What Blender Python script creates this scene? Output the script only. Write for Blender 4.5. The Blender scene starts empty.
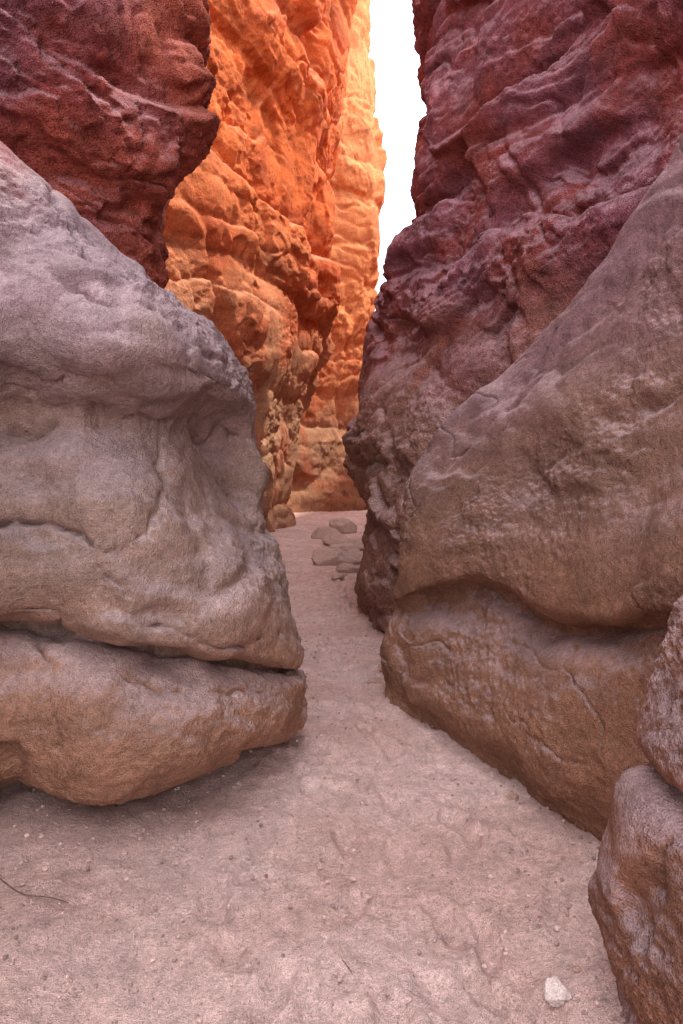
import bpy, math, numpy as np
from mathutils import Vector
sc = bpy.context.scene
sc.view_settings.view_transform = 'Standard'
sc.view_settings.look = 'None'
sc.view_settings.exposure = 0

# ------------------------------------------------------------------ noise
rng = np.random.RandomState(7)
PERM = rng.permutation(256).astype(np.int32)
PERM = np.concatenate([PERM, PERM])
G = rng.normal(size=(256, 3)); G /= np.linalg.norm(G, axis=1)[:, None]
G = G.astype(np.float32)
RV = rng.rand(256, 8).astype(np.float32)

def perlin(p):
    p = np.asarray(p, dtype=np.float32)
    i = np.floor(p).astype(np.int32); f = p - i
    i &= 255
    u = f*f*f*(f*(f*6-15)+10)
    def g(dx, dy, dz):
        h = PERM[PERM[PERM[(i[:, 0]+dx) & 255] + ((i[:, 1]+dy) & 255)] + ((i[:, 2]+dz) & 255)]
        gr = G[h]
        return gr[:, 0]*(f[:, 0]-dx)+gr[:, 1]*(f[:, 1]-dy)+gr[:, 2]*(f[:, 2]-dz)
    x0 = g(0,0,0); x0 += u[:, 0]*(g(1,0,0)-x0)
    x1 = g(0,1,0); x1 += u[:, 0]*(g(1,1,0)-x1)
    x0 += u[:, 1]*(x1-x0)
    y0 = g(0,0,1); y0 += u[:, 0]*(g(1,0,1)-y0)
    y1 = g(0,1,1); y1 += u[:, 0]*(g(1,1,1)-y1)
    y0 += u[:, 1]*(y1-y0)
    return (x0+u[:, 2]*(y0-x0))*1.6

def fbm(p, o=4, gain=.5, lac=2.03):
    s = 0; a = 1
    for k in range(o):
        s = s + a*perlin(p+k*17.3); p = p*lac; a *= gain
    return s
def billow(p, o=3, gain=.5):
    s = 0; a = 1
    for k in range(o):
        s = s + a*(np.sqrt(perlin(p+k*9.1)**2+.002)*2-.6); p = p*2.1; a *= gain
    return s
def smooth(a, b, x):
    t = np.clip((x-a)/(b-a), 0, 1); return t*t*(3-2*t)
C = lambda *a: np.array(a)
def facets(p, k=16., tilt=1.0, seed=0):
    """blocky fractured rock: every Voronoi cell is its own tilted plane"""
    p = np.asarray(p, dtype=np.float32)+seed*11.7
    i = np.floor(p).astype(np.int32)
    num = np.zeros(len(p), np.float32); den = np.full(len(p), 1e-12, np.float32)
    for dx in (-1, 0, 1):
        for dy in (-1, 0, 1):
            for dz in (-1, 0, 1):
                j = i+np.array([dx, dy, dz], np.int32)
                h = PERM[PERM[PERM[j[:, 0] & 255]+(j[:, 1] & 255)]+(j[:, 2] & 255)]
                rv = RV[h]
                e = p-(j+rv[:, :3])
                w = np.exp(-k*(e*e).sum(1))
                num += w*((e*(rv[:, 3:6]-.5)).sum(1)*2*tilt+(rv[:, 6]-.5)); den += w
    return num/den
def layers(p, f, seed, dip=(0., 0.), wv=.6, hz=.35, edge=.14):
    """bedded rock: rounded beds, sharp recessed partings, every bed set in or out a little"""
    z0 = np.zeros(len(p))
    s = (p[:, 2]+dip[0]*p[:, 0]+dip[1]*p[:, 1])*f
    s = s+wv*perlin(p*C(.5, .5, .35)*f+seed)+.55*perlin(np.stack([z0, z0+seed, p[:, 2]*f*.6], 1))
    i = np.floor(s); t = s-i
    b = 1-np.abs(2*t-1)**2.6
    def r(j): return perlin(np.stack([p[:, 0]*f*hz, p[:, 1]*f*hz, j*3.7+seed], 1))
    k = smooth(1-edge, 1, t)
    return .5*(b-.65)+1.1*(r(i)*(1-k)+r(i+1)*k)

# ------------------------------------------------------------------ surfaces
def cr_basis(t, n):
    M = np.zeros((len(t), n))
    i = np.clip(np.floor(t).astype(int), 0, n-2); f = t-i
    w = [(-f+2*f**2-f**3)/2, (2-5*f**2+3*f**3)/2, (f+4*f**2-3*f**3)/2, (-f**2+f**3)/2]
    for k in range(4):
        j = np.clip(i+k-1, 0, n-1)
        np.add.at(M, (np.arange(len(t)), j), w[k])
    return M
EYE = np.array([0, 0, 1.5])
def samples(net, axis, total):
    P = net if axis == 0 else np.swapaxes(net, 0, 1)
    L = np.linalg.norm(P[1:]-P[:-1], axis=2)
    D = np.maximum(np.linalg.norm((P[1:]+P[:-1])/2-EYE, axis=2), 2.2)
    mid = (P[1:]+P[:-1])/2
    behind = (mid[..., 1] < 1.0)
    w = (L/D*np.where(behind, .15, 1)).mean(axis=1)+1e-4
    c = np.concatenate([[0], np.cumsum(w)]); c /= c[-1]
    return np.interp(np.linspace(0, 1, total), c, np.arange(len(c)))
def normals(P):
    du = np.gradient(P, axis=0); dv = np.gradient(P, axis=1)
    n = np.cross(du, dv); n /= np.linalg.norm(n, axis=2)[..., None]+1e-9
    return n
def polydist(p, pts):
    best = np.full(len(p), 9.)
    for a, b in zip(pts[:-1], pts[1:]):
        ab = b-a; t = np.clip(((p-a)@ab)/(ab@ab+1e-9), 0, 1)
        best = np.minimum(best, np.linalg.norm(p-(a+t[:, None]*ab), axis=1))
    return best

def make_sheet(name, net, nu, nv, disp, colf, mat, grooves=(), flip=False, fine=None):
    net = np.array(net, dtype=float)
    tu = samples(net, 0, nu); tv = samples(net, 1, nv)
    P = np.einsum('ai,bj,ijk->abk', cr_basis(tu, net.shape[0]), cr_basis(tv, net.shape[1]), net, optimize=True)
    sgn = -1 if flip else 1
    N = normals(P)*sgn
    p = P.reshape(-1, 3); n = N.reshape(-1, 3)
    d = disp(p)
    if grooves:
        wob = np.stack([perlin(p*2.5+3), perlin(p*2.5+40), perlin(p*2.5+80)], 1)*.06 + \
              np.stack([perlin(p*8+3), perlin(p*8+40), perlin(p*8+80)], 1)*.035 + \
              np.stack([perlin(p*25+3), perlin(p*25+40), perlin(p*25+80)], 1)*.008
        gw = 1+.6*perlin(p*5+11)
        gd = 1+.7*perlin(p*3+61)
    for g in grooves:
        uv = np.array(g['uv'], float)
        uu = np.interp(np.linspace(0, len(uv)-1, 3*len(uv)), np.arange(len(uv)), uv[:, 0])
        vv = np.interp(np.linspace(0, len(uv)-1, 3*len(uv)), np.arange(len(uv)), uv[:, 1])
        line = np.einsum('ai,aj,ijk->ak', cr_basis(uu, net.shape[0]), cr_basis(vv, net.shape[1]), net)
        r = polydist(p+wob*g.get('wob', 1), line)
        w = g['w']*gw
        d = d - g['d']*gd*(np.exp(-(r/w)**2)+.40*np.exp(-(r/(4*w))**2))
    P = (p+n*d[:, None]).reshape(P.shape)
    N = normals(P)*sgn
    if fine is not None:
        p = P.reshape(-1, 3); n = N.reshape(-1, 3)
        P = (p+n*fine(p)[:, None]).reshape(P.shape)
        N = normals(P)*sgn
    p = P.reshape(-1, 3); n = N.reshape(-1, 3)
    col = colf(p, n, d)
    return grid_mesh(name, P, col, mat, flip)

def grid_mesh(name, P, col, mat, flip=False):
    nu, nv = P.shape[:2]
    idx = np.arange(nu*nv).reshape(nu, nv)
    a = idx[:-1, :-1].ravel(); b = idx[1:, :-1].ravel(); c = idx[1:, 1:].ravel(); d = idx[:-1, 1:].ravel()
    F = np.stack([a, d, c, b] if flip else [a, b, c, d], 1)
    me = bpy.data.meshes.new(name)
    me.vertices.add(nu*nv); me.vertices.foreach_set('co', P.reshape(-1).astype(np.float32))
    me.loops.add(F.size); me.loops.foreach_set('vertex_index', F.ravel().astype(np.int32))
    me.polygons.add(len(F))
    me.polygons.foreach_set('loop_start', (np.arange(len(F))*4).astype(np.int32))
    me.update(calc_edges=True)
    me.polygons.foreach_set('use_smooth', np.ones(len(F), bool))
    at = me.color_attributes.new('rock_col', 'FLOAT_COLOR', 'POINT')
    at.data.foreach_set('color', np.concatenate([col, np.ones((len(col), 1))], 1).astype(np.float32).ravel())
    me.materials.append(mat)
    ob = bpy.data.objects.new(name, me); sc.collection.objects.link(ob)
    return ob

# ------------------------------------------------------------------ materials
def rock_mat(name, grain=1.0, var=.35, rough=.9, sc1=1.0):
    m = bpy.data.materials.new(name); m.use_nodes = True
    nt = m.node_tree; N = nt.nodes; L = nt.links; N.clear()
    out = N.new('ShaderNodeOutputMaterial'); bs = N.new('ShaderNodeBsdfPrincipled')
    L.new(bs.outputs[0], out.inputs[0])
    bs.inputs['Roughness'].default_value = rough
    bs.inputs['Specular IOR Level'].default_value = .2
    tc = N.new('ShaderNodeNewGeometry')
    vc = N.new('ShaderNodeAttribute'); vc.attribute_name = 'rock_col'
    def noise(s, det=6, r=.6):
        n = N.new('ShaderNodeTexNoise'); n.inputs['Scale'].default_value = s*sc1
        n.inputs['Detail'].default_value = det; n.inputs['Roughness'].default_value = r
        L.new(tc.outputs['Position'], n.inputs['Vector']); return n
    def ramp(src, lo, hi, a, b):
        r = N.new('ShaderNodeMapRange'); r.inputs[1].default_value = lo; r.inputs[2].default_value = hi
        r.inputs[3].default_value = a; r.inputs[4].default_value = b
        L.new(src, r.inputs[0]); return r.outputs[0]
    def math_(op, a, b):
        n = N.new('ShaderNodeMath'); n.operation = op
        for k, v in enumerate((a, b)):
            if isinstance(v, (int, float)): n.inputs[k].default_value = v
            else: L.new(v, n.inputs[k])
        return n.outputs[0]
    n1 = noise(9, 3, .65); n2 = noise(38, 3, .75); n3 = noise(190, 1, .6)
    f = math_('MULTIPLY', ramp(n1.outputs[0], .3, .7, 1-var*.6, 1+var*.5), ramp(n2.outputs[0], .25, .75, 1-var, 1+var))
    f = math_('MULTIPLY', f, ramp(n3.outputs[0], .25, .75, 1-var*1.3, 1+var*1.3))
    sv = N.new('ShaderNodeVectorMath'); sv.operation = 'SCALE'
    L.new(vc.outputs['Color'], sv.inputs[0]); L.new(f, sv.inputs['Scale'])
    L.new(sv.outputs[0], bs.inputs['Base Color'])
    h = math_('ADD', math_('MULTIPLY', n2.outputs[0], 1.0), math_('MULTIPLY', n3.outputs[0], .45))
    b = N.new('ShaderNodeBump'); b.inputs['Strength'].default_value = 1
    b.inputs['Distance'].default_value = .026*grain
    L.new(h, b.inputs['Height']); L.new(b.outputs[0], bs.inputs['Normal'])
    return m
M_near = rock_mat('sandy_mudstone', .9, .27)
M_up = rock_mat('red_cliff_rock', 1.8, .36, sc1=.55)
M_far = rock_mat('orange_cliff_rock', 1.2, .26, sc1=.42)
M_sand = rock_mat('canyon_sand', .8, .28, rough=.95, sc1=1.4)
M_stone = rock_mat('loose_stone', .5, .2)

def mix(a, b, t): return a*(1-t[:, None])+b*t[:, None]

# ------------------------------------------------------------------ near displacement
def near_disp(amp=1.0, strata=1.0, lump=1.0):
    def f(p):
        w = p+.22*np.stack([perlin(p*1.3), perlin(p*1.3+31), perlin(p*1.3+67)], 1)
        w2 = w+.05*np.stack([perlin(p*6+1), perlin(p*6+31), perlin(p*6+67)], 1)
        d = .055*fbm(w*C(.9, .9, 1.3)+5, 2)
        d = d+.032*strata*billow(w*C(.8, .8, 2.0)+2, 2, .45)
        d = d+.026*lump*layers(w2, 2.6, 4, (.15, .08), .9)*smooth(-.4, .3, perlin(p*.8+33))
        d = d+.032*lump*facets(w2*C(1.8, 1.8, 2.6), 15, 1.2, 1)
        d = d+.012*facets(w2*C(5, 5, 6.5), 12, 1.2, 2)*smooth(-.2, .5, perlin(p*1.1+77))
        cr = perlin(w2*C(1.1, 1.1, 2.2)+50); m = smooth(.05, .35, perlin(p*1.2+71))
        d = d-.016*np.exp(-(cr/.016)**2)*m
        # wind pockets
        pk = perlin(p*C(6, 6, 8)+120); m = smooth(.0, .35, perlin(p*1.6+171))
        d = d-.024*smooth(.55, .85, pk)*m
        return d*amp
    return f
def near_fine(a=1.0):
    def f(p):
        m = .35+1.2*smooth(-.3, .5, perlin(p*1.7+12))
        return a*m*(.006*fbm(p*9, 2, .6)+.005*fbm(p*24, 3, .7)-.007*smooth(.35, .75, perlin(p*15+50)))
    return f
# ------------------------------------------------------------------ LEFT BOULDER WALL
lev = [
 [(-1.54,3.10,-.20),(-1.14,3.20,-.20),(-.78,3.44,-.20),(-.40,3.90,-.20),(-.44,4.5,-.2)],
 [(-1.53,3.09,.07),(-1.13,3.18,.07),(-.77,3.41,.05),(-.38,3.87,.03),(-.42,4.4,.02)],
 [(-1.42,2.80,.20),(-.97,2.85,.17),(-.58,3.11,.14),(-.24,3.70,.12),(-.37,4.3,.12)],
 [(-1.36,2.66,.50),(-.91,2.70,.44),(-.50,2.99,.37),(-.20,3.61,.29),(-.35,4.3,.3)],
 [(-1.40,2.74,.76),(-.95,2.79,.69),(-.54,3.05,.56),(-.21,3.64,.39),(-.37,4.3,.38)],
 [(-1.52,2.98,.86),(-1.06,3.01,.78),(-.66,3.24,.645),(-.29,3.73,.45),(-.40,4.3,.44)],
 [(-1.37,2.70,.92),(-.93,2.75,.84),(-.54,3.04,.72),(-.21,3.59,.53),(-.36,4.2,.54)],
 [(-1.39,2.74,1.22),(-.97,2.78,1.15),(-.62,3.07,1.05),(-.33,3.62,.85),(-.45,4.2,.9)],
 [(-1.44,2.82,1.52),(-1.04,2.86,1.48),(-.75,3.15,1.40),(-.52,3.72,1.18),(-.47,4.1,1.2)],
 [(-1.50,2.96,1.72),(-1.10,3.00,1.70),(-.81,3.29,1.66),(-.60,3.80,1.60),(-.385,4.1,1.48)],
 [(-1.45,2.86,1.84),(-1.05,2.90,1.80),(-.75,3.20,1.78),(-.58,3.78,1.70),(-.47,4.12,1.66)],
 [(-1.33,2.65,2.04),(-.93,2.70,2.00),(-.63,3.02,1.96),(-.455,3.69,1.88),(-.56,4.2,1.88)],
 [(-1.40,2.78,2.42),(-1.01,2.94,2.37),(-.78,3.33,2.30),(-.64,3.88,2.17),(-.78,4.4,2.2)],
 [(-1.55,3.12,2.90),(-1.32,3.42,2.76),(-1.17,3.8,2.62),(-1.03,4.3,2.48),(-1.12,4.7,2.52)],
 [(-1.95,3.60,3.25),(-1.75,4.0,3.05),(-1.55,4.4,2.8),(-1.4,4.8,2.62),(-1.45,5.2,2.65)],
 [(-2.7,4.0,3.4),(-2.5,4.6,3.2),(-2.2,5.1,2.9),(-2.1,5.5,2.7),(-2.2,6,2.7)],
]
net = []
for r in lev:
    k3, k7 = r[0], r[4]
    dx = k3[0]+1.45; e = k7[0]+.37
    row = [(-3.0+dx, -4.0, k3[2]), (-2.4+dx, -.8, k3[2]), (-1.85+dx, 1.6+(k3[1]-2.8)*.5, k3[2])]
    row += r
    row += [(-.78+e, 5.2+(k7[1]-4.3)*.5, k7[2]), (-1.5+e, 6.2, k7[2]), (-2.6+e, 7.4, k7[2])]
    net.append(row)
net = np.swapaxes(np.array(net), 0, 1)
def col_left(p, n, d):
    nz = fbm(p*1.7+8, 3)*.5+.5
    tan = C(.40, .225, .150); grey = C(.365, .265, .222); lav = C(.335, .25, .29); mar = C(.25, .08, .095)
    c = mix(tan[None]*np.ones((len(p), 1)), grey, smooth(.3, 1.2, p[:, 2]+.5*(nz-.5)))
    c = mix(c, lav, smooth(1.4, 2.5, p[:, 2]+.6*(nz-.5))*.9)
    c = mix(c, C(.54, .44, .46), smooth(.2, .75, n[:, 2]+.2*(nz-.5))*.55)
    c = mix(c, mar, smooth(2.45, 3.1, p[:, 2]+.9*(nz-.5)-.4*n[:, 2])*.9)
    return c*(1+.22*fbm(p*C(2, 2, 6), 4))[:, None]
gl = [dict(uv=[(2.5,5.05),(3.5,5.0),(4.3,5.0),(5.2,5.0),(6.2,5.0)], w=.014, d=.05, wob=.5),
      dict(uv=[(2.5,9.3),(3.4,8.9),(4.2,9.2),(5,9.3),(6,9.5),(6.8,10.2)], w=.018, d=.055),
      dict(uv=[(2.6,6.9),(3.3,7.3),(4.0,7.0),(4.6,7.4),(4.9,8.2),(4.85,9.2)], w=.012, d=.045),
      dict(uv=[(4.0,6.8),(4.5,6.2),(5.2,6.1),(5.9,6.4)], w=.010, d=.03),
      dict(uv=[(3.3,11.8),(4.0,11.5),(4.6,11.6),(5.2,11.2),(5.9,11.3)], w=.012, d=.035),
      dict(uv=[(4.5,12.7),(4.9,12.1),(4.9,11.2),(5.3,10.4),(5.9,10.0)], w=.012, d=.04),
      dict(uv=[(5.4,9.4),(5.9,8.6),(6.3,8.0),(6.6,7.4)], w=.014, d=.035),
      dict(uv=[(3.0,10.6),(3.6,10.1),(4.2,10.3),(4.6,9.9)], w=.010, d=.03),
      dict(uv=[(3.55,2.8),(3.5,4.0),(3.35,4.9)], w=.006, d=.03, wob=.5),
      dict(uv=[(4.2,4.2),(4.8,3.9),(5.5,4.0)], w=.010, d=.025),
      dict(uv=[(3.0,6.2),(3.4,6.0),(3.7,5.3)], w=.010, d=.035),
      dict(uv=[(3.3,13.8),(3.5,13.1),(3.8,12.6),(4.1,12.0)], w=.014, d=.05)]
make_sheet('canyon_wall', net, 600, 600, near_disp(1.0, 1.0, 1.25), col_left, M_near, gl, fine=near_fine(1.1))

# ------------------------------------------------------------------ RIGHT BOULDER WALL
lev = [
 [(1.18,2.10,-.2),(1.02,2.72,-.2),(.85,3.22,-.2),(.62,3.87,-.2),(.34,4.52,-.2),(.36,5.0,-.2)],
 [(1.19,2.16,.08),(1.04,2.74,.06),(.87,3.24,.05),(.64,3.89,.04),(.33,4.53,.03),(.36,5.0,.03)],
 [(1.11,2.13,.34),(.97,2.70,.30),(.81,3.20,.26),(.58,3.86,.23),(.285,4.5,.18),(.33,5.0,.2)],
 [(1.16,2.26,.76),(1.05,2.80,.66),(.90,3.30,.58),(.67,3.95,.57),(.31,4.56,.43),(.35,5.0,.43)],
 [(1.28,2.43,.97),(1.19,2.97,.82),(1.06,3.46,.73),(.80,4.04,.80),(.37,4.64,.57),(.42,5.0,.56)],
 [(1.16,2.30,1.08),(1.05,2.81,.95),(.92,3.30,.87),(.69,3.89,.92),(.34,4.56,.68),(.40,5.0,.68)],
 [(1.28,2.50,1.42),(1.16,2.92,1.32),(.99,3.38,1.26),(.74,3.92,1.22),(.39,4.6,1.0),(.46,5.0,1.0)],
 [(1.45,2.72,2.02),(1.30,3.10,1.88),(1.12,3.52,1.74),(.85,4.10,1.60),(.45,4.7,1.34),(.54,5.1,1.4)],
 [(1.58,3.00,2.62),(1.42,3.42,2.42),(1.22,3.82,2.18),(.95,4.30,1.90),(.54,4.78,1.58),(.64,5.2,1.6)],
 [(1.66,3.30,3.12),(1.52,3.72,2.82),(1.32,4.06,2.48),(1.06,4.48,2.12),(.66,4.88,1.76),(.8,5.3,1.75)],
 [(2.00,3.60,3.25),(1.85,4.10,2.92),(1.65,4.5,2.55),(1.35,4.9,2.2),(1.0,5.2,1.82),(1.1,5.6,1.8)],
 [(2.6,4.0,3.1),(2.5,4.6,2.8),(2.3,5.0,2.5),(2.0,5.4,2.1),(1.6,5.6,1.8),(1.6,6,1.8)],
]
net = []
for r in lev:
    a, b = r[0], r[-1]
    dx = a[0]-1.15; e = b[0]-.34
    net.append([(2.6+dx, -4, a[2]), (1.9+dx, -.6, a[2]), (1.45+dx, 1.1+(a[1]-2.1)*.5, a[2])]+r +
               [(.66+e, 5.9, b[2]), (1.5+e, 6.8, b[2])])
net = np.swapaxes(np.array(net), 0, 1)
def col_right(p, n, d):
    nz = fbm(p*1.5+18, 3)*.5+.5
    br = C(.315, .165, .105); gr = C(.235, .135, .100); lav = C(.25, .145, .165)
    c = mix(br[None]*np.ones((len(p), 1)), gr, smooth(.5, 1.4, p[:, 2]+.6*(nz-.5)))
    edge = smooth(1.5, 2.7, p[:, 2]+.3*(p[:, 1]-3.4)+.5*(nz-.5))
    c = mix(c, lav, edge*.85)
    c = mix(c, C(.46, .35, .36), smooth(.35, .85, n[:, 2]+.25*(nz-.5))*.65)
    return c*(1+.22*fbm(p*C(1.5, 1.5, 6), 4))[:, None]
gr = [dict(uv=[(2.5,4.1),(3.5,4.0),(4.5,4.0),(5.5,4.0),(6.3,4.1),(7.5,4.0)], w=.014, d=.04, wob=.5),
      dict(uv=[(2.8,7.2),(3.6,6.8),(4.6,6.9),(5.4,6.4)], w=.05, d=.026),
      dict(uv=[(3.4,8.3),(4.2,8.0),(5.0,8.1),(5.8,7.6)], w=.05, d=.022),
      dict(uv=[(5.2,8.6),(5.8,7.8),(6.4,7.2),(7.0,6.3)], w=.014, d=.03)]
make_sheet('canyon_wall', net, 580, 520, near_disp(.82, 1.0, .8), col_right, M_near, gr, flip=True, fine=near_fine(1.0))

# ------------------------------------------------------------------ craggy upper walls
def crag_disp(k=1.0, s=1.0, dip=(0, 0), seed=0, blk=1.0, rg=0.0, lay=1.0, vert=1.0, warp=1.0, sharp=1.0, off=0.0):
    def f(p):
        p = p+seed*3.3
        w = p+.40*warp/s*np.stack([perlin(p*.7*s), perlin(p*.7*s+31), perlin(p*.7*s+67)], 1)
        w2 = w+.08/s*np.stack([perlin(p*3*s), perlin(p*3*s+31), perlin(p*3*s+67)], 1)
        d = .24*fbm(w*.5*s+5, 2)
        d = d+.36*lay*layers(w, .95*s, 3+seed, dip, .6*warp, .22, .10)
        d = d+.30*blk*facets(w2*C(.7, .7, .8*vert)*s, 24*sharp, 1.2, seed)
        d = d+.13*lay*layers(w2, 2.8*s, 9+seed, dip, .7*warp, .22, .12)*smooth(-.3, .3, perlin(p*.6*s+8))
        rough = smooth(-.15, .35, perlin(p*.55*s+28)+rg)
        d = d+(.03+.11*rough)*facets(w2*C(2.4, 2.4, 3.2*vert)*s, 16*sharp, 1.2, seed+3)
        d = d+(.01+.04*rough)*facets(w2*C(6, 6, 8*vert)*s, 14*sharp, 1.2, seed+5)
        cr = perlin(w2*C(1.0, 1.0, .6)*s+50)
        d = d-.10*np.exp(-(cr/.02)**2)*smooth(-.1, .2, perlin(p*.5*s+90))
        return d*k+off
    return f
def crag_fine(k=1.0, s=1.0):
    def f(p):
        m = .35+.9*smooth(-.2, .4, perlin(p*1.1*s+5))
        return k*m*(.014*fbm(p*7*s, 4, .7))
    return f
def col_maroon(p, n, d):
    nz = fbm(p*1.2+8, 4)*.5+.5
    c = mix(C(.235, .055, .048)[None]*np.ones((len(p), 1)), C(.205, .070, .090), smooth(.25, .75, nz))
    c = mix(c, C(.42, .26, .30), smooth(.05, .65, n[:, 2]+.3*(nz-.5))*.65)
    return c*(1+.28*fbm(p*C(1.5, 1.5, 5), 4))[:, None]
def col_upl(p, n, d):
    c = col_maroon(p, n, d)
    t = smooth(4.4, 5.5, p[:, 1]+.6*perlin(p*1.3))
    return mix(c, C(.45, .115, .065)*(1+.2*fbm(p*3, 3))[:, None], t*.8)
net = []
for z, off, bk in [(1.6,-.42,.2),(2.6,-.30,.1),(3.1,-.36,0),(3.6,-.32,0),(4.0,-.18,-.1),(4.4,.0,-.1),(4.9,.03,-.1),(5.5,-.05,0),(6.4,-.1,0),(7.2,-.3,.2),(7.6,-1.2,.6)]:
    net.append([(x+off*w, y+bk, z) for x, y, w in
       [(-4.5,-2,1),(-3.8,1,1),(-3.1,3.1,1),(-2.5,4.1,1),(-2.0,4.7,1),(-1.55,5.1,1),(-1.2,5.6,1),(-1.3,6.3,1),(-2.0,7.2,1),(-3.2,8,1)]])
net = np.swapaxes(np.array(net), 0, 1)
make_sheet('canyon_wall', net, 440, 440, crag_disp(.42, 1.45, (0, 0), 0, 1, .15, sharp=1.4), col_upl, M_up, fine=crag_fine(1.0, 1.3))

def RW(z, pts): return [(x, y, z) for x, y in pts]
rows = [
 RW(-.3, [(3.2,-2),(2.9,1),(2.5,3.0),(2.0,4.6),(1.3,5.5),(.62,6.0),(.40,6.6),(.36,7.6),(.42,8.8),(.75,10.5),(1.6,13)]),
 RW(.3,  [(3.2,-2),(2.9,1),(2.5,3.0),(2.0,4.6),(1.3,5.5),(.58,6.0),(.36,6.6),(.34,7.6),(.40,8.8),(.75,10.5),(1.6,13)]),
 RW(1.0, [(3.2,-2),(2.9,1),(2.5,3.0),(2.0,4.6),(1.3,5.5),(.62,5.9),(.42,6.6),(.40,7.6),(.46,8.8),(.75,10.5),(1.6,13)]),
 RW(1.6, [(3.2,-2),(2.9,1),(2.5,3.0),(2.0,4.6),(1.3,5.4),(.68,5.8),(.38,6.6),(.26,7.6),(.34,8.8),(.75,10.5),(1.6,13)]),
 RW(2.2, [(3.2,-2),(2.9,1),(2.5,3.0),(2.0,4.5),(1.4,5.3),(.80,5.9),(.44,6.7),(.18,7.7),(.26,8.8),(.75,10.5),(1.6,13)]),
 RW(2.7, [(3.2,-2),(2.8,1),(2.4,3.0),(1.95,4.4),(1.5,5.3),(1.0,6.0),(.62,6.8),(.28,7.8),(.32,8.9),(.8,10.5),(1.6,13)]),
 RW(3.2, [(3.1,-2),(2.6,1),(2.15,3.1),(1.80,4.3),(1.5,5.2),(1.15,6.0),(.80,6.9),(.40,7.9),(.42,9),(.8,10.5),(1.6,13)]),
 RW(3.8, [(3.2,-2),(2.7,1),(2.25,3.1),(1.95,4.4),(1.65,5.3),(1.30,6.1),(.95,7.0),(.52,8.0),(.56,9),(.95,10.5),(1.7,13)]),
 RW(4.5, [(3.3,-2),(2.8,1),(2.3,3.2),(2.0,4.5),(1.75,5.4),(1.40,6.2),(1.08,7.1),(.78,8.0),(.85,9),(1.2,10.5),(1.9,13)]),
 RW(5.3, [(3.4,-2),(2.9,1),(2.4,3.2),(2.1,4.5),(1.85,5.4),(1.50,6.3),(1.18,7.2),(.95,8.0),(1.02,9),(1.4,10.5),(2.1,13)]),
 RW(6.2, [(3.5,-2),(3.0,1),(2.5,3.2),(2.2,4.5),(1.95,5.4),(1.60,6.3),(1.30,7.2),(1.04,8.0),(1.10,9),(1.5,10.5),(2.1,13)]),
 RW(7.2, [(3.6,-2),(3.1,1),(2.6,3.2),(2.3,4.5),(2.0,5.4),(1.64,6.3),(1.28,7.2),(.93,8.0),(1.05,9),(1.5,10.5),(2.1,13)]),
 RW(9.3, [(3.6,-2),(3.1,1),(2.6,3.2),(2.4,4.5),(2.1,5.4),(1.75,6.3),(1.4,7.2),(1.1,8.0),(1.2,9),(1.5,10.5),(2.1,13)]),
 RW(9.8, [(4.2,-2),(3.8,1),(3.3,3.2),(3.0,4.5),(2.7,5.4),(2.2,6.3),(1.8,7.2),(1.5,8.0),(1.6,9),(2.0,10.5),(2.6,13)]),
]
net = np.swapaxes(np.array(rows), 0, 1)
def col_upr(p, n, d):
    c = col_maroon(p, n, d)
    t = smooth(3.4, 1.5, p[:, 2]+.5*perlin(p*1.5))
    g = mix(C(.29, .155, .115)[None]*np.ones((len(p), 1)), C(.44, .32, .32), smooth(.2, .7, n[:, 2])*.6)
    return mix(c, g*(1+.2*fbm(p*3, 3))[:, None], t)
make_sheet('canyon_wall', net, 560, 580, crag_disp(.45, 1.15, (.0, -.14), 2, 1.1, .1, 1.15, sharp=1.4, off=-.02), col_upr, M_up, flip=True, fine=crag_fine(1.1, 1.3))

# ------------------------------------------------------------------ far orange walls
def band(p, f):
    q = p+.4*np.stack([perlin(p*.5), perlin(p*.5+9), perlin(p*.5+21)], 1)
    return fbm(q*C(.12, .12, 1.0)*f, 4, .6)
def col_orange(p, n, d):
    nz = fbm(p*.5+8, 4)*.5+.5
    c = mix(C(.45, .25, .15)[None]*np.ones((len(p), 1)), C(.68, .175, .05), smooth(2.0, 8, p[:, 2]+2*(nz-.5)))
    c = mix(c, C(.46, .105, .045), smooth(.45, .85, nz)*.6)
    c = mix(c, C(.60, .37, .24), smooth(.3, .85, n[:, 2])*.4)
    return c*(1+.22*fbm(p*C(.6, .6, 2.4), 4)+.25*band(p, 2.2))[:, None]
def col_gold(p, n, d):
    c = col_orange(p, n, d)
    return mix(c, C(.68, .31, .13)*(1+.25*band(p, 2.0))[:, None], smooth(2, 9, p[:, 2])*.8)
base = [(-2.2,6.2),(-3.1,8.2),(-3.3,10.0),(-2.9,12.0),(-2.3,14.0),(-1.75,16.0),(-1.45,18.0),(-1.35,20),(-2.0,22.5),(-3.5,25)]
offs = [(-.5,0),(0.8,0),(2.2,.12),(3.2,.35),(4.9,.85),(6.4,1.05),(8.0,1.1),(10,1.2),(12,1.35),(14,1.35),(16,1.4),(18,1.0),(19,0)]
net = []
for z, o in offs:
    net.append([(x+o*wt, y, z) for (x, y), wt in zip(base, [.1,.15,.2,.35,.55,.75,.95,1,1,1])])
net = np.swapaxes(np.array(net), 0, 1)
make_sheet('canyon_wall', net, 500, 640, crag_disp(1.05, .5, (0, .0), 1, 1.4, -.1, .95, vert=.42, warp=.6, sharp=3.0), col_orange, M_far, fine=crag_fine(2.2, .6))
base = [(-5,20),(-3,22),(-1.6,24.0),(-.4,25.3),(.6,26.0),(1.10,26.8),(1.18,28.5),(.7,31),(-1,35)]
net = []
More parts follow.
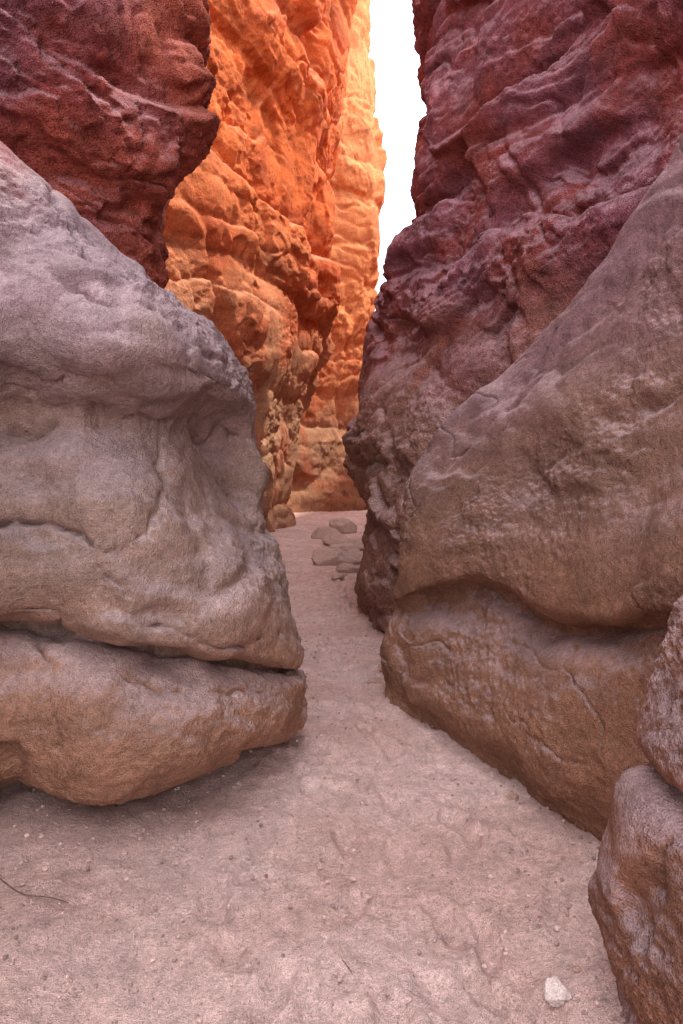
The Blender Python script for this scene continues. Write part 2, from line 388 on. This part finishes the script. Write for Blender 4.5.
for z, o in [(-.5,0),(1,.05),(3,-.35),(5,-.2),(7,.0),(9,.1),(11,.15),(13,.2),(15,.2),(17,.05),(19,-.1),(21,-.2),(23,-.5),(24,-2)]:
    net.append([(x+o, y, z) for x, y in base])
net = np.swapaxes(np.array(net), 0, 1)
make_sheet('canyon_wall', net, 340, 460, crag_disp(.75, .6, (0, 0), 5, 1.2, .0, .8, vert=.5, warp=.6, sharp=2.4), col_gold, M_far, fine=crag_fine(2.4, .55))
net = []
for z, o in [(-.5,0),(2,0),(5,.3),(8,.6),(11,1.2),(13,2.2)]:
    net.append([(x+o, y, z) for x, y in [(1.6,10),(2.2,13),(2.6,17),(3.4,22),(4.2,27),(4.6,34)]])
net = np.swapaxes(np.array(net), 0, 1)
make_sheet('canyon_wall', net, 120, 150, crag_disp(1.0, .6), col_orange, M_far, flip=True, fine=crag_fine(1.5, .5))

# ------------------------------------------------------------------ foreground right rock
rows = [
 (-.2, [(1.5,.2),(1.1,1.0),(.86,1.45),(.79,1.8),(.86,2.05),(1.1,2.25),(1.6,2.4)]),
 (.05, [(1.5,.2),(1.08,1.0),(.83,1.45),(.745,1.82),(.82,2.08),(1.1,2.25),(1.6,2.4)]),
 (.28, [(1.5,.2),(1.06,1.0),(.80,1.45),(.705,1.85),(.79,2.10),(1.1,2.25),(1.6,2.4)]),
 (.48, [(1.5,.2),(1.08,1.0),(.84,1.45),(.765,1.85),(.84,2.10),(1.1,2.25),(1.6,2.4)]),
 (.60, [(1.5,.2),(1.12,1.0),(.88,1.48),(.81,1.86),(.88,2.10),(1.15,2.25),(1.6,2.4)]),
 (.66, [(1.5,.2),(1.18,1.0),(.97,1.48),(.90,1.88),(.95,2.10),(1.18,2.25),(1.6,2.4)]),
 (.73, [(1.5,.2),(1.12,1.0),(.89,1.48),(.84,1.87),(.90,2.10),(1.15,2.25),(1.6,2.4)]),
 (.95, [(1.5,.2),(1.14,1.0),(.95,1.5),(.91,1.9),(.96,2.10),(1.2,2.25),(1.6,2.4)]),
 (1.2, [(1.6,.2),(1.24,1.0),(1.06,1.5),(1.02,1.9),(1.08,2.10),(1.3,2.25),(1.7,2.4)]),
 (1.45, [(1.8,.2),(1.45,1.0),(1.28,1.5),(1.22,1.9),(1.25,2.10),(1.5,2.25),(1.9,2.4)]),
 (1.5, [(2.2,.2),(1.9,1.0),(1.7,1.5),(1.6,1.9),(1.6,2.10),(1.8,2.25),(2.1,2.4)]),
]
net = np.swapaxes(np.array([RW(z, pts) for z, pts in rows]), 0, 1)
gf = [dict(uv=[(2,5.2),(3,5.1),(4,4.9)], w=.010, d=.03, wob=.5), dict(uv=[(2.5,4.2),(2.7,3.2),(2.6,2.2)], w=.008, d=.03)]
def col_fr(p, n, d):
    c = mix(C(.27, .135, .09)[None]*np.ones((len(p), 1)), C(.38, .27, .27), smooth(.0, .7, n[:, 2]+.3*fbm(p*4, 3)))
    return c*(1+.2*fbm(p*6, 3))[:, None]
def fr_disp(p):
    return .7*near_disp(1)(p)+.03*facets(p*C(3, 3, 3.5), 20, 1.4, 8)-.006
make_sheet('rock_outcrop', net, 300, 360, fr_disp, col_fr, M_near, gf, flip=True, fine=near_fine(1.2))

# ------------------------------------------------------------------ sand floor
def ground_z(p):
    q = p*C(1, 1, 0)
    z = .022*fbm(q*1.1+4, 3)+.009*fbm(q*3.6, 2)
    return z + .05*smooth(.55, 1.2, np.abs(p[:, 0]+.05))*smooth(60, 3, np.abs(p[:, 1]))
def floor(name):
    nx, ny = 560, 800
    def warp(t, near, far, cx): return cx+near*t+far*np.sign(t)*np.abs(t)**9
    xs = warp(np.linspace(-1, 1, nx), 2.2, 300, 0)
    t = np.linspace(0, 1, ny)
    ys = -1+2.2*t+ 7*t**2+24*t**6+300*t**30
    ys[0] = -300
    X, Y = np.meshgrid(xs, ys, indexing='ij')
    p = np.stack([X.ravel(), Y.ravel(), np.zeros(X.size)], 1)
    tr = smooth(-.4, .3, perlin(p*2.2+7))
    z = ground_z(p)+(.004+.007*tr)*fbm(p*11, 4, .65)+.004*tr*billow(p*16, 2)
    r = np.random.RandomState(3)
    for k in range(170):
        cy = r.uniform(1.3, 10); cx = r.normal(.12, .42); a = r.normal(0, .6); dep = r.uniform(.010, .030)
        dx = p[:, 0]-cx; dy = p[:, 1]-cy
        m = np.abs(dx)+np.abs(dy) < .6
        if not m.any(): continue
        u = dx[m]*math.cos(a)+dy[m]*math.sin(a); v = -dx[m]*math.sin(a)+dy[m]*math.cos(a)
        wq = .35*perlin(p[m]*11+k)
        q = np.sqrt((u/.05)**2+(v/.13)**2)+wq
        z[m] += -dep*np.exp(-q**4)+dep*.35*np.exp(-((q-1.25)/.28)**2)
    p[:, 2] = z
    nz = fbm(p*1.3+3, 4)
    c = mix(C(.71, .505, .455)[None]*np.ones((len(p), 1)), C(.79, .60, .555), smooth(-.5, .5, nz))
    c = c*(1+.12*fbm(p*7, 4))[:, None]
    return grid_mesh(name, p.reshape(nx, ny, 3), c, M_sand, False)
floor('sand_ground')

# ------------------------------------------------------------------ stones
def stone(name, loc, size, seed, col, rot=0):
    nu, nv = 60, 40
    th = np.linspace(0, 2*math.pi, nu); ph = np.linspace(0, math.pi, nv)
    T, H = np.meshgrid(th, ph, indexing='ij')
    d = np.stack([np.cos(T)*np.sin(H), np.sin(T)*np.sin(H), np.cos(H)], 2).reshape(-1, 3)
    r = 1+.28*fbm(d*1.1+seed*7.7, 3)
    rr = np.random.RandomState(seed)
    for k in range(9):
        v = rr.normal(size=3); v /= np.linalg.norm(v)
        r = np.minimum(r, rr.uniform(.62, .9)/np.maximum(d@v, .05))
    q = d*r[:, None]*C(*size)
    q += d*(.03*min(size)*fbm(d*6+seed, 3))[:, None]
    ca, sa = math.cos(rot), math.sin(rot)
    q = np.stack([q[:, 0]*ca-q[:, 1]*sa, q[:, 0]*sa+q[:, 1]*ca, q[:, 2]], 1)
    zz = ground_z(C(loc[0], loc[1], 0.)[None])[0]
    q = q+C(loc[0], loc[1], zz+loc[2])
    return grid_mesh(name, q.reshape(nu, nv, 3), C(*col)*np.ones((len(q), 1)), M_stone, True)
stone('stone', (.61, 1.99, .014), (.045, .035, .032), 4, (.72, .62, .58), .3)
for k, (x, y, s) in enumerate([(-.12,11.2,.42),(.05,12.6,.35),(-.02,14.0,.4),(.1,10.3,.2),(.25,11.6,.3),(-.05,9.6,.12),(.3,13.2,.35),(-.3,15.5,.4),(.0,17,.5)]):
    stone('stone', (x, y, .14*s), (s, s*.8, s*.45), 20+k, (.54, .42, .37), k)
for k, (x, y, s) in enumerate([(.77,3.16,.035),(.24,5.0,.06),(.29,4.75,.04),(.33,5.3,.07),(.93,2.46,.022),(.89,2.6,.014),(.70,2.08,.016),(.66,2.3,.012)]):
    stone('stone', (x, y, .0), (s, s*.8, s*.6), 50+k, (.50, .34, .28), k*2)
def pebbles():
    r = np.random.RandomState(11); V = []; F = []; k0 = 0
    ico = [(0,0,1),(.89,0,.45),(.28,.85,.45),(-.72,.53,.45),(-.72,-.53,.45),(.28,-.85,.45),(.72,.53,-.45),(-.28,.85,-.45),(-.89,0,-.45),(-.28,-.85,-.45),(.72,-.53,-.45),(0,0,-1)]
    fc = [(0,1,2),(0,2,3),(0,3,4),(0,4,5),(0,5,1),(1,6,2),(2,7,3),(3,8,4),(4,9,5),(5,10,1),(6,7,2),(7,8,3),(8,9,4),(9,10,5),(10,6,1),(11,7,6),(11,8,7),(11,9,8),(11,10,9),(11,6,10)]
    for i in range(12000):
        y = 1.2+9*r.rand()**1.8; x = r.uniform(-1.4, 1.2)
        s = .0026+.009*r.rand()**6
        w = r.uniform(.6, 1.3, (12, 3))
        V += [(x+a*s*p, y+b*s*q, c*s*.7*t) for (a, b, c), (p, q, t) in zip(ico, w)]
        F += [tuple(k0+j for j in f) for f in fc]; k0 += 12
    me = bpy.data.meshes.new('pebbles'); me.from_pydata(V, [], F)
    P0 = np.array(V).reshape(-1, 12, 3)
    P0[:, :, 2] += (ground_z(P0.mean(1))+.003)[:, None]
    me.vertices.foreach_set('co', P0.astype(np.float32).ravel())
    at = me.color_attributes.new('rock_col', 'FLOAT_COLOR', 'POINT')
    cc = np.repeat(r.uniform(.5, 1.3, (len(P0), 1)), 12, 0)*C(.64, .48, .43)
    at.data.foreach_set('color', np.concatenate([cc, np.ones((len(cc), 1))], 1).astype(np.float32).ravel())
    me.materials.append(M_stone)
    ob = bpy.data.objects.new('pebbles', me); sc.collection.objects.link(ob)
pebbles()
mt = bpy.data.materials.new('dry_twig'); mt.use_nodes = True
mt.node_tree.nodes['Principled BSDF'].inputs['Base Color'].default_value = (.12, .07, .05, 1)
def twig(pts, r):
    cu = bpy.data.curves.new('twig', 'CURVE'); cu.dimensions = '3D'; cu.bevel_depth = r; cu.bevel_resolution = 2
    s = cu.splines.new('NURBS'); s.points.add(len(pts)-1)
    for q, p in zip(s.points, pts):
        z = ground_z(C(p[0], p[1], 0.)[None])[0]+.006
        q.co = (p[0], p[1], z, 1)
    s.use_endpoint_u = True; s.order_u = 3
    cu.materials.append(mt)
    ob = bpy.data.objects.new('twig', cu); sc.collection.objects.link(ob)
twig([(-1.25,2.5),(-1.15,2.42),(-1.08,2.37),(-.98,2.38),(-.92,2.36)], .0017)
twig([(-.02,2.16),(.01,2.12),(.03,2.07)], .0013)

# ------------------------------------------------------------------ light
EL, AZ = math.radians(60), math.radians(75)
w = bpy.data.worlds.new('World'); sc.world = w; w.use_nodes = True
nt = w.node_tree; sky = nt.nodes.new('ShaderNodeTexSky'); sky.sky_type = 'NISHITA'
sky.sun_disc = False; sky.sun_elevation = EL; sky.sun_rotation = AZ
sky.dust_density = 4; sky.air_density = 1.0; sky.ozone_density = 1.0
# invented cloud layer, added to whiten the sky and brighten the slot
tcw = nt.nodes.new('ShaderNodeTexCoord'); cn = nt.nodes.new('ShaderNodeTexNoise')
cn.inputs['Scale'].default_value = 2.2; cn.inputs['Detail'].default_value = 5
nt.links.new(tcw.outputs['Generated'], cn.inputs['Vector'])
mr = nt.nodes.new('ShaderNodeMapRange'); mr.inputs[1].default_value = .3; mr.inputs[2].default_value = .6
mr.inputs[3].default_value = .75; mr.inputs[4].default_value = .97
nt.links.new(cn.outputs[0], mr.inputs[0])
mx = nt.nodes.new('ShaderNodeMix'); mx.data_type = 'RGBA'
nt.links.new(mr.outputs[0], mx.inputs[0]); nt.links.new(sky.outputs[0], mx.inputs[6])
mx.inputs[7].default_value = (21.0, 19.2, 20.0, 1)
bg = nt.nodes['Background']; bg.inputs[1].default_value = .15
nt.links.new(mx.outputs[2], bg.inputs[0])
sl = bpy.data.lights.new('sun', 'SUN'); sl.energy = 5.0; sl.angle = math.radians(3); sl.color = (1, .88, .74)
so = bpy.data.objects.new('sun', sl); sc.collection.objects.link(so)
sd = Vector((math.sin(AZ)*math.cos(EL), math.cos(AZ)*math.cos(EL), math.sin(EL)))
so.rotation_euler = sd.to_track_quat('Z', 'Y').to_euler(); so.location = (0, 0, 30)

cam = bpy.data.cameras.new('camera'); co = bpy.data.objects.new('camera', cam); sc.collection.objects.link(co)
co.location = (0, 0, 1.5); co.rotation_euler = (math.radians(90), 0, 0)
cam.sensor_fit = 'VERTICAL'; cam.sensor_height = 36; cam.sensor_width = 24; cam.lens = 36*700/1024
cam.shift_y = -42/1024
cam.clip_end = 1000; cam.clip_start = .05
sc.camera = co
